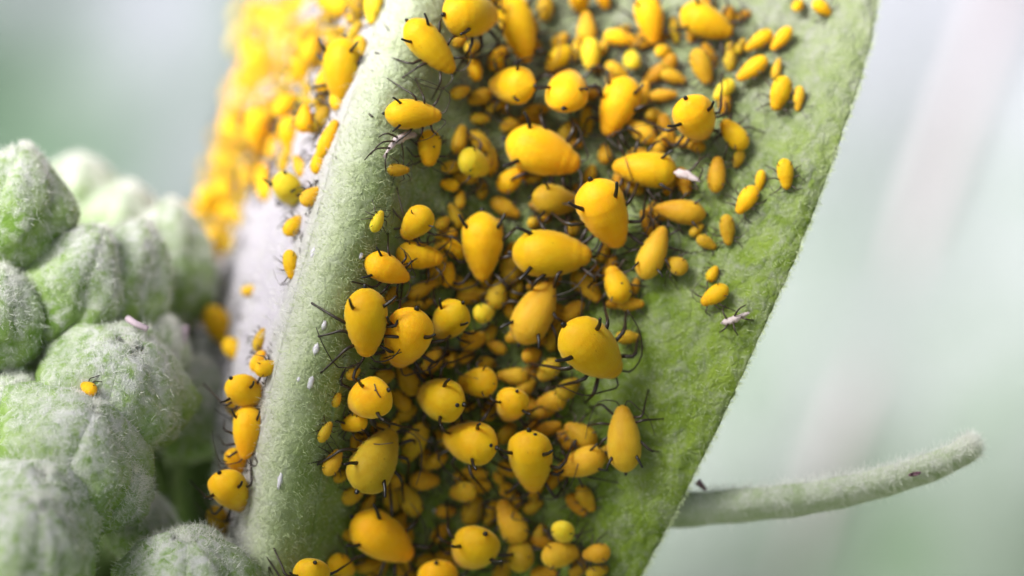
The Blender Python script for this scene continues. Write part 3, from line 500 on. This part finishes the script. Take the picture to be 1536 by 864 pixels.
def make_aphid(row, label, layer, group, at_depth=None):
    px, py, L, W, ang, tone, kind = row[:7]
    pitch, Lb = solve_pitch(L, W, 1.62 if kind == 'A' else 1.5)
    y = place_depth(px, py, W, Lb, pitch, layer) if at_depth is None else at_depth
    c = Vector(P(px, py, y)); sc = (D + y) / D / 50; w, l = W * sc, Lb * sc
    n = Vector(normal(px, py)) * .3 + Vector((0, -1, 0)) * .7; n.normalize()
    a = rad(ang); f = Vector((math.cos(a), 0, math.sin(a))); f -= n * f.dot(n); f.normalize()
    fw = f * math.cos(pitch) - n * math.sin(pitch); up = n * math.cos(pitch) + f * math.sin(pitch); fw.normalize(); up.normalize()
    roll = random.uniform(-.22, .22); side = up.cross(fw); up = (up * math.cos(roll) + side * math.sin(roll)).normalized(); side = up.cross(fw)
    Mi = Matrix((fw, side, up)).transposed().to_4x4(); base = c - up * w * .36; Mi.translation = base      # camera frame
    o = empty('aphid', label, 'aphid', group); o.matrix_world = RW4 @ Mi
    inv = Mi.inverted(); k2 = 'A' if kind == 'A' else 'N'
    b = add('body', random.choice(BODY[(k2, tone)]), None, o); b.location = (0, 0, w * .36); b.scale = (l, w, w)
    h = w * .36
    csz = w * (1.0 if kind == 'A' else .62)
    for s in (1, -1):
        q = add('cornicle', CORN, None, o); q.location = (-.245 * l, s * .33 * w, h + .26 * w); q.scale = (csz,) * 3
        q.rotation_euler = (-s * random.uniform(.45, .8), random.uniform(-.9, -.35), s * random.uniform(-.25, .2))
    if kind == 'A':
        q = add('cauda', CAUDA, None, o); q.location = (-.485 * l, 0, h - .03 * w); q.scale = (w,) * 3
        for s in (1, -1):
            q = add('eye', EYE, None, o); q.location = (.43 * l, s * .115 * w, h + .05 * w); q.scale = (w, w * s, w)
    lm = M_LEG if kind == 'A' else M_YLEG
    for sx, sy in SPOTS.get((px, py), ()):
        p, nv = on_body(inv, l, w, sx, sy); q = add('dark_spot', SPOT, None, o); q.location = p; q.scale = (max(w * .75, .5),) * 3; q.rotation_euler = nv.to_track_quat('Z', 'X').to_euler()
    if (px, py) in CROSS:
        pts = [on_body(inv, l, w, x, y) for x, y in CROSS[(px, py)]]; v, fc = tube(spline([np.array(p + nv * .035) for p, nv in pts], 12), np.full(12, .016 * (1.3 if px < 700 else 1)), 5); add('leg', mesh('leg', v, fc), lm, o)
    th = (.036 if kind == 'A' else .036) * w
    for li, (bx, kx, ky, fx, fy) in enumerate(((.30, .44, .50, .56, .80), (.20, .18, .62, .12, .98), (.10, -.10, .66, -.34, .96))):
        for s in (1, -1):
            kx_, fx_ = kx + random.uniform(-.12, .12), fx + random.uniform(-.16, .16)
            ky_, fy_ = ky * random.uniform(.85, 1.2), fy * random.uniform(.9, 1.3)
            p0 = np.array((bx * l, s * .16 * w, h - .12 * w)); p1 = np.array((kx_ * l, s * ky_ * w, h + random.uniform(-.05, .28) * w))
            ft = np.array((fx_ * l, s * fy_ * w, 0.)); g = np.array(Mi @ Vector(ft)); kk = (D + g[1]) / D / 50
            gx, gy = 768 + g[0] / kk, 432 - g[2] / kk
            R_ = float(interp(gy, EDGE)); cr = float(interp(gy, CREST))
            if px < cr - 12 and gx > cr - 16: gx = cr - 16; g = P(gx, gy, g[1])
            sd = float(depth(min(gx, R_ - 4), gy)) - .02
            g[1] = min(sd if at_depth is None else at_depth + .45 * w, g[1] + 1.0 * w)
            p3 = loc_leg(inv, g); p2 = p3 * .86 + p1 * .14 + np.array((0, 0, .015 * w))
            toe = p3 + (p3 - p1) * .07 * np.array((1, 1, .2))
            pts = [p0, p0 * .5 + p1 * .5 + np.array((0, 0, .02 * w)), p1, p1 * .55 + p2 * .45, p2, p3, toe]
            v, fc = tube(spline(pts, 11), np.array([.9, 1.1, 1.2, 1.15, 1.05, .85, .75, .7, .85, .8, .45]) * th, 5)
            add('leg', mesh('leg', v, fc), lm, o)
    if kind != 'S':
        for s in (1, -1):
            j = random.uniform(-.15, .25)
            pts = [(.47 * l, s * .07 * w, h + .03 * w), (.56 * l, s * .2 * w, h + .12 * w), (.50 * l + j * w, s * (.55 + j) * w, h + .16 * w), (.28 * l, s * (.86 + j) * w, h + .10 * w), (.02 * l, s * (1.0 + j) * w, h - .05 * w)]
            v, fc = tube(spline(pts, 11), np.linspace(1, .45, 11) * th * .62, 5)
            add('antenna', mesh('antenna', v, fc), lm, o)
    return o

# labels of the smaller ones: told apart by the larger aphid they sit next to
def short(t): return t
LAND = []
REF = {0: 'plump aphid at the top', 1: 'long aphid hanging from the top edge', 2: 'slim aphid beside the upper midrib', 3: 'round aphid below the long hanging one', 4: 'round aphid with two big dark spots',
 5: 'egg shaped aphid near the top', 6: 'narrow aphid with a single dot', 7: 'slanting aphid with long jointed legs', 8: 'ball shaped aphid', 9: 'glossy level aphid on the midrib slope', 10: 'small upright aphid with one dot',
 11: 'rounded lemon aphid', 12: 'largest orange yellow aphid', 13: 'level aphid with a shed skin', 14: 'big bright orange aphid', 15: 'big level ringed aphid', 16: 'teardrop aphid with two horns', 18: 'long level amber aphid',
 19: 'pale upright leaning aphid', 23: 'slanting aphid on the midrib slope', 24: 'drop shaped aphid with long horns', 25: 'big egg shaped one-spot aphid', 26: 'rounded aphid beside the egg shaped one', 28: 'long dull leaning aphid', 29: 'huge glossy orange aphid',
 30: 'round aphid with a bristly mark', 31: 'round aphid with a ringed mark', 32: 'aphid crossed by a leg', 35: 'small globular aphid', 36: 'broad two-spotted aphid', 37: 'upright glossy orange aphid', 38: 'dull aphid behind the walker', 39: 'long pale walking aphid',
 40: 'large dim leaning aphid', 42: 'slim pale aphid with one spot', 45: 'large low aphid with two feeler-like tubes', 46: 'large round dark yellow aphid', 47: 'curved pale aphid near the bottom', 49: 'dull aphid under a pale round one',
 52: 'orange back cut by the bottom edge', 53: 'bright lemon aphid with a head lobe', 55: 'upright amber aphid under long legs', 56: 'bright aphid closest to the upper leaf edge', 62: 'upright amber aphid by a shed skin', 64: 'bright young aphid with one spot', 65: 'lone aphid next to a white shed skin'}
REFB = {0: 'sharp upright blurred-half aphid', 1: 'blurred aphid with a dark spot', 2: 'blurred aphid with a dark top', 3: 'bright round lemon aphid', 4: 'blurred aphid next to the sharp one', 5: 'tall dotted aphid by the buds',
 6: 'round orange aphid by the buds', 7: 'aphid with three short tubes', 8: 'blurred aphid slanting behind the buds', 13: 'pale aphid on the midrib brow', 14: 'orange aphid cut by the top edge', 15: 'uppermost aphid of the rim clump', 16: 'lowest aphid of the rim clump'}
used = set(); used_label = set()
def auto_label(row, table, ref, far):
    px, py, L, W, ang, tone = row[:6]
    size = 'tiny' if W < 20 else 'small' if W < 26 else 'half hidden'
    a2 = ang % 180; pose = 'upright' if 62 < a2 < 118 else 'level' if a2 < 25 or a2 > 155 else 'slanting'
    best = sorted(ref, key=lambda i: math.hypot(px - table[i][0], py - table[i][1])); cand = []
    for i in best[:13]:
        dx, dy = px - table[i][0], table[i][1] - py; a = math.degrees(math.atan2(dy, dx)) % 360
        e, w_ = ('midribward', 'rimward') if far else ('edgeward', 'midribward')
        dn = [f'{e} of', f'above and {e} of', 'straight above', f'above and {w_} of', f'{w_} of', f'below and {w_} of', 'straight below', f'below and {e} of'][int((a + 22.5) // 45) % 8]
        for adj in ((size, pose, TONE_WORD[tone]), (size, TONE_WORD[tone]), (pose, TONE_WORD[tone])):
            lab = ' '.join(adj) + f" aphid {dn} the {ref[i]}"
            if len(lab.split()) <= 16: cand.append((i, dn, lab)); break
    for strict in (1, 0):
        for i, dn, lab in cand[:4 if strict else 13]:
            if lab not in used_label and not (strict and (i, dn, far) in used):
                used.add((i, dn, far)); used_label.add(lab); return lab
    return cand[0][2]
def build_colony(table, ref, far, group):
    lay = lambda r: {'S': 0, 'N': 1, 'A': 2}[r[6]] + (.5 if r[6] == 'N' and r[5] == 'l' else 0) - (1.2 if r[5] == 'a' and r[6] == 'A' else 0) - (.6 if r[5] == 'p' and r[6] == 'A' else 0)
    for r in sorted(table, key=lambda r: (lay(r), r[3])):
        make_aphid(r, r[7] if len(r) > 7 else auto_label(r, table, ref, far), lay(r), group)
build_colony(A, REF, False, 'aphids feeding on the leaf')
def build_fill(n_want, span, tone, label):
    """the many small bodies low in the crush between the others, too many to tell apart"""
    V, F, off, tries, done = [], [], 0, 0, 0; src = BODY[('N', tone)][1]; bv = np.array([v.co for v in src.vertices]); bf = np.array([p.vertices[:] if len(p.vertices) == 4 else list(p.vertices) * 2 for p in src.polygons])
    LV, LF, lo = [], [], 0
    while done < n_want and tries < 9000:
        tries += 1; py = random.uniform(-10, 870); e, R = interp(py, CREST), interp(py, EDGE)
        a_, b_ = span(e, py)
        if b_ - a_ < 8: continue
        px = random.uniform(a_, b_); W = random.uniform(15, 25); L = W * random.uniform(1.6, 2.1)
        near = min(((px - q[0]) ** 2 + (py - q[1]) ** 2) ** .5 - q[3] for q in placed)
        if near < 2 or near > 26: continue
        y = float(depth(px, py)) - W * .4 / 50 - .02; placed.append((px, py, y, W * .5, 0)); k = (D + y) / D / 50
        c = P(px, py, y); a = random.uniform(0, 6.28); f = np.array((math.cos(a), .25 * random.uniform(-1, 1), math.sin(a))); u = np.array((0, -1., 0)); sd = np.cross(u, f); u = np.cross(f, sd)
        Bm = np.stack((f * L * k, sd * W * k, u * W * k)); V.append(c + bv @ Bm); F.append(bf + off); off += len(bv); done += 1
        for s in (1, -1):
            for fx, fy in ((.5, .8), (.15, 1.0), (-.3, .95)):
                v, fc = tube(np.array([(fx * .4, s * .2, -.1), (fx * .8, s * fy * .7, .15), (fx, s * fy * 1.15, -.35)]) @ Bm + c, np.array([1, 1.1, .7]) * .045 * W * k, 4)
                LV.append(v); LF += [[i + lo for i in q] for q in fc]; lo += len(v)
    o = add('young_aphids', mesh('young_aphids', Wd(np.concatenate(V)), [list(dict.fromkeys(q)) for q in np.concatenate(F).tolist()]), TONES[tone]); tag(o, label, 'young aphids', None, 'stuff')
    g = add('legs', mesh('legs', Wd(np.concatenate(LV)), LF), M_YLEG, o); g['kind'] = 'stuff'
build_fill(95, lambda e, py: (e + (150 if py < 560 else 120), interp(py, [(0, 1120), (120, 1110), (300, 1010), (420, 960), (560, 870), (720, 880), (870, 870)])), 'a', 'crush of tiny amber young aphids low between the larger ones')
placed.clear()
build_colony(B, REFB, True, 'aphids feeding on the leaf')
build_fill(40, lambda e, py: (e - 182, e - 30 if py < 190 else e - 110 if py < 380 else 0), 'p', 'blurred golden crush of young aphids between the larger ones on the pale leaf half')

# ------------------------------------------------------------------ flower buds, low beside the leaf
def make_bud(px, py, L, W, ang, tilt, y, label, hair_n=10000, wool=.31):
    c = P(px, py, y); sc = (D + y) / D / 50; l, w = L * sc, W * sc
    a = rad(ang); f = np.array((math.cos(a) * math.cos(tilt), -math.sin(tilt), math.sin(a) * math.cos(tilt)))
    s1 = np.cross(f, (0.1, -1, .05)); s1 /= np.linalg.norm(s1); s2 = np.cross(f, s1)
    Bm = np.stack((s1, s2, f), 1)
    o = empty('flower_bud', label, 'flower bud', 'woolly flower buds beside the leaf')
    tw = lambda v: Wd(c + v @ Bm.T)
    o.location = Wd(c - f * l * .5)
    Minv = -np.array(o.location)
    def rprof(t): return .5 * w * np.sin(np.pi * np.clip(.06 + t * .93, 0, 1)) ** .62 * (1.02 - .18 * t)
    n, m = 26, 40; t = np.linspace(0, 1, n); th = np.arange(m) * 2 * np.pi / m; V = []
    for q in t:
        r_ = rprof(q) * 1.0 * (1 + .03 * np.cos(5 * th))
        V.append(np.stack((np.cos(th) * r_, np.sin(th) * r_, np.full(m, (q - .5) * l * .97)), -1))
    add('corolla', mesh('corolla', tw(np.concatenate(V)) + Minv, grid_faces(n, m, True)), M_BUD, o)
    hb, hn = [], []; ph0 = rng.uniform(0, 6)
    for k in range(5):
        nt_, na = 22, 17; tt = np.linspace(.0, 1.0 + rng.uniform(-.02, .03), nt_); aa = np.linspace(-1, 1, na); V = []
        for q in tt:
            hw = max(.84, .98 * math.sin(math.pi * min(max(.18 + .80 * q, 0), 1)) ** .55)
            th_ = ph0 + k * 2 * math.pi / 5 + aa * hw + .25 * q
            r_ = rprof(q) * (1.0 + .31 * (1 - np.abs(aa) ** 1.5) + .028 * k) + .02 * w
            r_ = r_ * (1 + .03 * np.sin(q * 9 + k) + np.array([.17 * mnoise.noise(Vector((math.cos(x) * 2.4 + k, math.sin(x) * 2.4, q * 4))) + .05 * mnoise.noise(Vector((math.cos(x) * 6 + k, math.sin(x) * 6, q * 9))) for x in th_]))
            V.append(np.stack((np.cos(th_) * r_, np.sin(th_) * r_, np.full(na, (q - .5) * l) + .02 * l * (1 - aa ** 2)), -1))
        V = np.concatenate(V); V3 = V @ Bm.T
        so = add('sepal', mesh('sepal', tw(V) + Minv, grid_faces(nt_, na)), M_BUD, o)
        dn = np.array([min(1, max(0, (q - .52) * 2.4) + max(0, (abs(a_) - .55) * 1.6)) for q in tt for a_ in aa]); so.data.attributes.new('down', 'FLOAT', 'POINT').data.foreach_set('value', dn)  # woolly rims, plus the light on bud tops put in as white
        md = so.modifiers.new('thickness', 'SOLIDIFY'); md.thickness = .035 * w; md.offset = -1
        G = V.reshape(nt_, na, 3); cnt = hair_n // 5
        i = rng.integers(0, nt_, cnt); j = rng.integers(0, na, cnt); ed = rng.random(cnt) < .42; j[ed] = rng.choice([0, 1, na - 2, na - 1], ed.sum()); tipm = rng.random(cnt) < .62; i[tipm] = rng.integers(int(nt_ * .55), nt_, tipm.sum())
        p = G[i, j] + rng.normal(0, .018 * w, (cnt, 3)); nn = p.copy(); nn[:, 2] *= (w / l) ** 1.2; nn /= np.linalg.norm(nn, axis=1)[:, None] + 1e-9
        hb.append(p); hn.append(nn)
    hv, hf = hairs(np.concatenate(hb), np.concatenate(hn), wool, .019, 1.0)
    hx = add('wool', mesh('wool', tw(hv) + Minv, hf, False), M_WOOL, o); hx['kind'] = 'stuff'
    st = spline([c - f * l * .47, c - f * l * .8 + np.array((0, .8, -.6)), c - f * l * .9 + np.array((.6, 3.5, -3.5))], 8)
    v, fc = tube(st, np.linspace(.13, .10, 8) * w, 8); add('pedicel', mesh('pedicel', Wd(v) + Minv, fc), M_STEM, o)
    return o
BUDS = [
 (115, 305, 130, 120, 85, .3, 9.5, 'blurred white woolly bud behind the others, at the top of the cluster'),
 (180, 345, 130, 110, 75, .3, 8.5, 'pale woolly bud between the blurred white one and the tall green one'),
 (248, 405, 190, 112, 84, .15, 6.5, 'tall blurred bud beside the aphid leaf, its woolly top whitened as if lit'),
 (288, 612, 150, 112, 75, .5, 5.5, 'blurred grey green bud in the shade beside the aphid leaf'),
 (20, 320, 190, 130, 78, .2, 2.0, 'upright green bud at the top of the cluster by the photo edge'),
 (-5, 480, 150, 110, 80, .3, 1.0, 'bud cut by the photo edge halfway down the cluster'),
 (100, 450, 230, 130, 62, .25, 2.2, 'long ridged green bud leaning towards the leaf in mid cluster'),
 (175, 440, 220, 120, 66, .25, 3.4, 'long ridged green bud tucked behind its leaning twin in mid cluster'),
 (20, 620, 110, 120, 70, .6, .8, 'small round bud above the big front one by the photo edge'),
 (170, 578, 175, 175, 62, .75, 1.2, 'dome shaped woolly bud carrying one tiny yellow aphid'),
 (215, 795, 100, 80, 70, .5, 2.5, 'small dark bud in the gap below the big front one'),
 (108, 672, 175, 175, 58, .62, -.2, 'biggest front bud with curled woolly sepal rims'),
 (55, 765, 165, 160, 66, .75, -1.4, 'knobbly front bud overlapping the biggest one from below'),
 (165, 730, 120, 105, 40, .7, .4, 'small front bud at the leaf side of the biggest one'),
 (70, 385, 110, 92, 80, .4, 2.6, 'small pale bud wedged between the upright one and the long ridged one'),
 (232, 520, 90, 80, 60, .5, 3.2, 'small bud peeping out above the dome shaped one on the leaf side'),
 (35, 830, 190, 170, 70, .6, -2.6, 'blurred front bud in the bottom corner of the photo'),
 (280, 880, 170, 165, 85, .6, -.2, 'flat topped bud white with wool, cut by the bottom edge'),
]
for b_ in BUDS: make_bud(*b_[:7], b_[7])
def surface_depth(px, py, part):
    # depth of the first face of that kind of part behind a point
    bpy.context.view_layer.update(); dg = bpy.context.evaluated_depsgraph_get()
    o_ = Vector(Wd((0, -D, 0))); d_ = (Vector(Wd(P(px, py, 0))) - o_).normalized(); p = o_.copy()
    for _ in range(200):
        hit, loc, nrm, idx, ob, mx = S.ray_cast(dg, p, d_)
        if not hit: return 0.
        if ob.name.startswith(part): return float((RWN.T @ np.array(loc))[1])
        p = loc + d_ * .002
    return 0.
make_aphid((133, 583, 30, 22, 150, 'y', 'S'), 'tiny yellow aphid alone on the dome shaped woolly bud', 1, 'aphids on the flower buds', surface_depth(133, 583, 'sepal') - .15)

# ------------------------------------------------------------------ the narrow leaflet that sticks out on the right
def make_leaflet():
    o = empty('narrow_leaflet', 'narrow curved leaflet with white hairs jutting out from behind the leaf edge', 'leaflet')
    mid = spline([(955, 768, 2.2), (1020, 763, 1.9), (1100, 757, 1.5), (1180, 750, 1.2), (1260, 737, 1.0), (1330, 720, .8), (1400, 698, .6), (1450, 674, .4), (1458, 669, .4)], 60)
    wid = interp(np.linspace(0, 1, 60), [(0, 18), (.12, 19), (.4, 16.5), (.65, 13.5), (.85, 10.5), (.95, 8), (.985, 6), (1, 2.5)])
    na = 17; aa = np.linspace(-1, 1, na); V = []
    for q, (m, hw) in enumerate(zip(mid, wid)):
        t = mid[min(q + 1, 59)] - mid[max(q - 1, 0)]; nrm = np.array((t[1], -t[0])); nrm = nrm / np.linalg.norm(nrm)   # pixel frame
        if nrm[1] > 0: nrm = -nrm
        off = aa * hw * (1 + .05 * math.sin(q * .9))
        y = m[2] + .30 * np.abs(aa) ** 1.6 * (1 if True else 0) - .25 * np.cos(aa * 3.1) * 0 - .22 * aa
        V.append(PV(m[0] + nrm[0] * off, m[1] + nrm[1] * off, y))
    V = np.concatenate(V); V[:, 1] += crinkle(V, .05)
    base = Wd(P(955, 768, 2.2)); o.location = base
    s = add('blade', mesh('blade', Wd(V) - base, grid_faces(60, na)), leaf_mat('leaflet_green', (.44, .56, .29), (.60, .69, .48), (.86, .87, .84), .34, .60, 1.3, .3, .15), o)
    md = s.modifiers.new('thickness', 'SOLIDIFY'); md.thickness = .22; md.offset = 1
    G = V.reshape(60, na, 3)
    n = 13000; i = rng.integers(0, 59, n); u = rng.random(n); i = np.minimum((59 * u ** .8).astype(int), 58)
    j = np.minimum((na * (1 - rng.random(n) ** 1.0 * 1.0)).astype(int), na - 1); j = np.where(rng.random(n) < .65, rng.integers(na // 2, na, n), rng.integers(0, na, n))
    p = G[i, j] + (G[i + 1, j] - G[i, j]) * rng.random(n)[:, None]
    nn = np.tile(np.array((.5, -.8, .25)), (n, 1)) + ((j - 8) / 8)[:, None] * np.array((-.1, 0, .7))
    hv, hf = hairs(p, nn, .5, .017, .6); h = add('wool', mesh('wool', Wd(hv) - base, hf, False), M_WOOL, o); h['kind'] = 'stuff'
    sp = P(1372, 711, .3); th = np.arange(10) * 2 * np.pi / 10
    v = [sp + np.array((.2 * math.cos(x), -.02, .07 * math.sin(x) + .04 * math.cos(x))) for x in th] + [sp + np.array((.14 * math.cos(x), -.05, .04 * math.sin(x))) for x in th]
    f = grid_faces(2, 10, True).tolist() + [list(range(10, 20))]
    add('spot', mesh('spot', Wd(v) - base, f), M_PURPLE, o)
make_leaflet()

# ------------------------------------------------------------------ shed skins, flecks, debris
def make_skin(pts, wpx, label, legs, y_off=.25):
    o = empty('shed_skin', label, 'shed skin', 'cast skins of the aphids')
    c = P(pts[0][0], pts[0][1], float(depth(pts[0][0], pts[0][1])) - y_off); o.location = Wd(c); loc = np.array(o.location)
    path = spline([P(x, y, float(depth(x, y)) - y_off) for x, y in pts], 12)
    r_ = np.array([.25, .6, .8, .95, 1, .95, .9, .75, .6, .55, .4, .15]) * wpx / 50 * .5 * (1 + rng.normal(0, .10, 12))
    v, f = tube(path, r_, 8); v = v + rng.normal(0, .02, v.shape)
    add('husk', mesh('husk', Wd(v) - loc, f), M_SKIN, o)
    for lg in legs:
        v, f = tube(spline([P(x, y, float(depth(x, y)) - d) for x, y, d in lg], 8), np.linspace(.035, .018, 8), 5)
        add('leg', mesh('leg', Wd(v) - loc, f), M_YLEG, o)
make_skin([(1082, 484), (1095, 481), (1108, 476), (1124, 468)], 11, 'white shed aphid skin with dark legs alone on bare leaf near the edge',
          [[(1090, 478, .3), (1084, 466, .4), (1088, 458, .1)], [(1102, 474, .3), (1108, 464, .5), (1119, 457, .1)], [(1112, 476, .3), (1120, 479, .4), (1130, 480, .1)], [(1092, 486, .3), (1086, 494, .4), (1079, 499, .1)], [(1100, 484, .3), (1102, 494, .4), (1107, 503, .1)]])
make_skin([(626, 201), (606, 205), (590, 215), (576, 236)], 13, 'pinkish shed skin with curled legs hanging on the upper midrib slope',
          [[(592, 212, .3), (572, 214, .5), (556, 232, .1)], [(585, 222, .3), (563, 224, .5), (547, 240, .1)], [(600, 208, .3), (604, 222, .4), (605, 240, .1)], [(580, 230, .3), (578, 244, .4), (579, 258, .1)], [(596, 206, .3), (580, 200, .6), (568, 206, .1)]])
make_skin([(1012, 258), (1026, 261), (1038, 266), (1050, 272)], 13, 'whitish shed skin stuck to the blunt end of a level aphid',
          [[(1030, 259, 1.), (1049, 242, 1.0), (1045, 222, .6)], [(1040, 250, .9), (1054, 236, .9), (1060, 232, .5)], [(1036, 268, .9), (1048, 284, .9), (1034, 278, .6)], [(1048, 270, .9), (1054, 254, 1.0), (1047, 250, .7)]], 1.0)
FLECK = [(720, 147, 9, 9, 'white fleck beside the round aphid below the long hanging one'), (474, 523, 9, 18, 'long white wax fleck on the midrib beside the drop shaped aphid'), (466, 574, 10, 20, 'slanted white wax fleck on the lower midrib'),
         (486, 488, 8, 14, 'white wax fleck on the midrib above the long one'), (541, 384, 7, 10, 'white fleck beside the tail of the slanting midrib aphid'), (448, 569, 6, 8, 'tiny round white fleck on the lower midrib'),
         (647, 659, 7, 7, 'tiny white droplet between the slender pale aphid and the two-spotted one'), (652, 766, 6, 7, 'tiny white speck in the shade near the bottom'), (470, 379, 8, 16, 'white fluff on the midrib brow, halfway up the leaf'), (420, 720, 8, 26, 'pinkish fleck low on the midrib')]
for px, py, w_, h_, lab in FLECK:
    y = float(depth(px, py)); c = P(px, py, y); u, v_ = np.meshgrid(np.linspace(0, np.pi, 8), np.arange(10) * 2 * np.pi / 10, indexing='ij')
    nse = 1 + rng.normal(0, .12, u.shape)
    V = np.stack((np.sin(u) * np.cos(v_) * w_ / 100 * nse + np.cos(u) * h_ / 500, np.sin(u) * np.sin(v_) * w_ / 130, np.cos(u) * h_ / 100 * nse), -1).reshape(-1, 3)
    o = add('wax_fleck', mesh('wax_fleck', Wd(V), grid_faces(8, 10, True)), M_DROP); o.location = Wd(c); tag(o, lab, 'wax fleck', 'white flecks on the leaf')
def stick(name, pts, r0, r1, mat, label, cat):
    c = Wd(P(*pts[0])); v, f = tube(spline([P(*p) for p in pts], 10), np.linspace(r0, r1, 10), 8)
    o = add(name, mesh(name, Wd(v) - c, f), mat); o.location = c; tag(o, label, cat)
stick('dried_bract', [(266, 548, 3.2), (272, 520, 3.0), (279, 488, 3.0)], .14, .10, M_DRY, 'pale dried bract standing between the dome shaped bud and the leaf', 'bract')
stick('dried_bract', [(192, 478, .6), (203, 485, .3), (222, 494, .3)], .11, .09, M_DRY, 'small shrivelled bract lying on top of the dome shaped bud', 'bract')
stick('debris_speck', [(1046, 722, 1.2), (1052, 728, 1.2), (1058, 734, 1.4)], .12, .05, M_PURPLE, 'small dark speck at the leaf edge above the narrow leaflet', 'speck')

# ------------------------------------------------------------------ far leaves and ground
def far_leaf(name, label, corners, ribs, bulge, mat, n=60, m=50, lit_tint=None, oval=False):
    o = empty(name, label, 'leaf', None if oval else 'blurred leaves behind')
    C4 = [P(*c) for c in corners]; base = Wd(C4[0]); o.location = base
    V = []
    for i in range(n):
        s = i / (n - 1)
        for j in range(m):
            t = j / (m - 1); t = .5 + (t - .5) * math.sin(math.pi * (.06 + .88 * s)) ** .35 if oval else t
            p = (C4[0] * (1 - s) + C4[1] * s) * (1 - t) + (C4[3] * (1 - s) + C4[2] * s) * t
            p[1] += bulge * math.sin(t * math.pi) + 2.5 * mnoise.noise(Vector((s * 5, t * 5, bulge)))
            V.append(p)
    b = add('blade', mesh('blade', Wd(V) - base, grid_faces(n, m)), mat, o); md = b.modifiers.new('thickness', 'SOLIDIFY'); md.thickness = .5; md.offset = 1
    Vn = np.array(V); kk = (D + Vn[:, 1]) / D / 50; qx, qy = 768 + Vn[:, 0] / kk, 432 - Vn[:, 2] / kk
    if lit_tint: b.data.attributes.new('down', 'FLOAT', 'POINT').data.foreach_set('value', np.clip(lit_tint(qx, qy), 0, 1).astype(np.float32))  # brighter lit parts of the far leaf, put into its colour as paleness
    for pts, r in ribs:
        pts = [(x, y, Vn[np.argmin((qx - x) ** 2 + (qy - y) ** 2), 1] + .45) for x, y in pts]
        v, f = tube(spline([P(*p) for p in pts], 30), np.linspace(r, r * .8, 30), 12); add('vein', mesh('vein', Wd(v) - base, f), M_BACKRIB, o)
def OV(u, v):
    # corner of an unseen leaf added to block sun from the lower colony
    s = RWN.T @ np.array(to_sun); a = np.cross(s, (0, 0, 1)); a /= np.linalg.norm(a); a = a if a[0] > 0 else -a; b = np.cross(a, s); b = b if b[2] > 0 else -b
    p = s * 52 + a * u + b * v; k = (D + p[1]) / D / 50
    return (768 + p[0] / k, 432 - p[2] / k, p[1])
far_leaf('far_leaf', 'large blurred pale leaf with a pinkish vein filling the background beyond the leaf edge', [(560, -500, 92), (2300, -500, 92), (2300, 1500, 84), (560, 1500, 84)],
         [([(1600, -250), (1500, 0), (1380, 330), (1280, 600), (1180, 864), (1100, 1080)], .75)], -24, M_BACK, lit_tint=lambda x, y: interp(y, [(-200, 1), (40, .9), (380, .35), (800, 0)]))
far_leaf('far_leaf', 'blurred bluish pale leaf behind the flower buds', [(-700, -500, 86), (760, -500, 86), (760, 1500, 80), (-700, 1500, 80)], [], -22, M_BACKL, lit_tint=lambda x, y: np.exp(-((x - 230) / 150) ** 2 - ((y + 10) / 120) ** 2) + .6 * np.exp(-((x - 310) / 130) ** 2 - ((y - 260) / 170) ** 2) + .5 * np.exp(-((x - 20) / 60) ** 2 - (y / 60) ** 2))
far_leaf('lower_leaf', 'leaf behind the flower buds and lower midrib, deep shade put into its dark colour', [(40, 500, 9), (420, 470, 9), (440, 1050, 22), (20, 1050, 22)], [], 1.5, M_SHADE, oval=True)
far_leaf('added_shade_leaf', 'unseen leaf added above the colony to shade its lower half', [OV(-11, 1.5), OV(40, 10), OV(40, -24), OV(-11, -24)], [], 2, M_SHADE, oval=True)
gv = np.array([(-9000, -9000, 0), (9000, -9000, 0), (9000, 9000, 0), (-9000, 9000, 0)], float); gv[:, 2] = -420
g = add('ground', mesh('ground', gv, [[0, 1, 2, 3]], False), leaf_mat('ground_cover', (.05, .08, .025), (.10, .13, .05), (.16, .15, .09), .45, .7, .02, .0, .5)); tag(g, kind='structure')
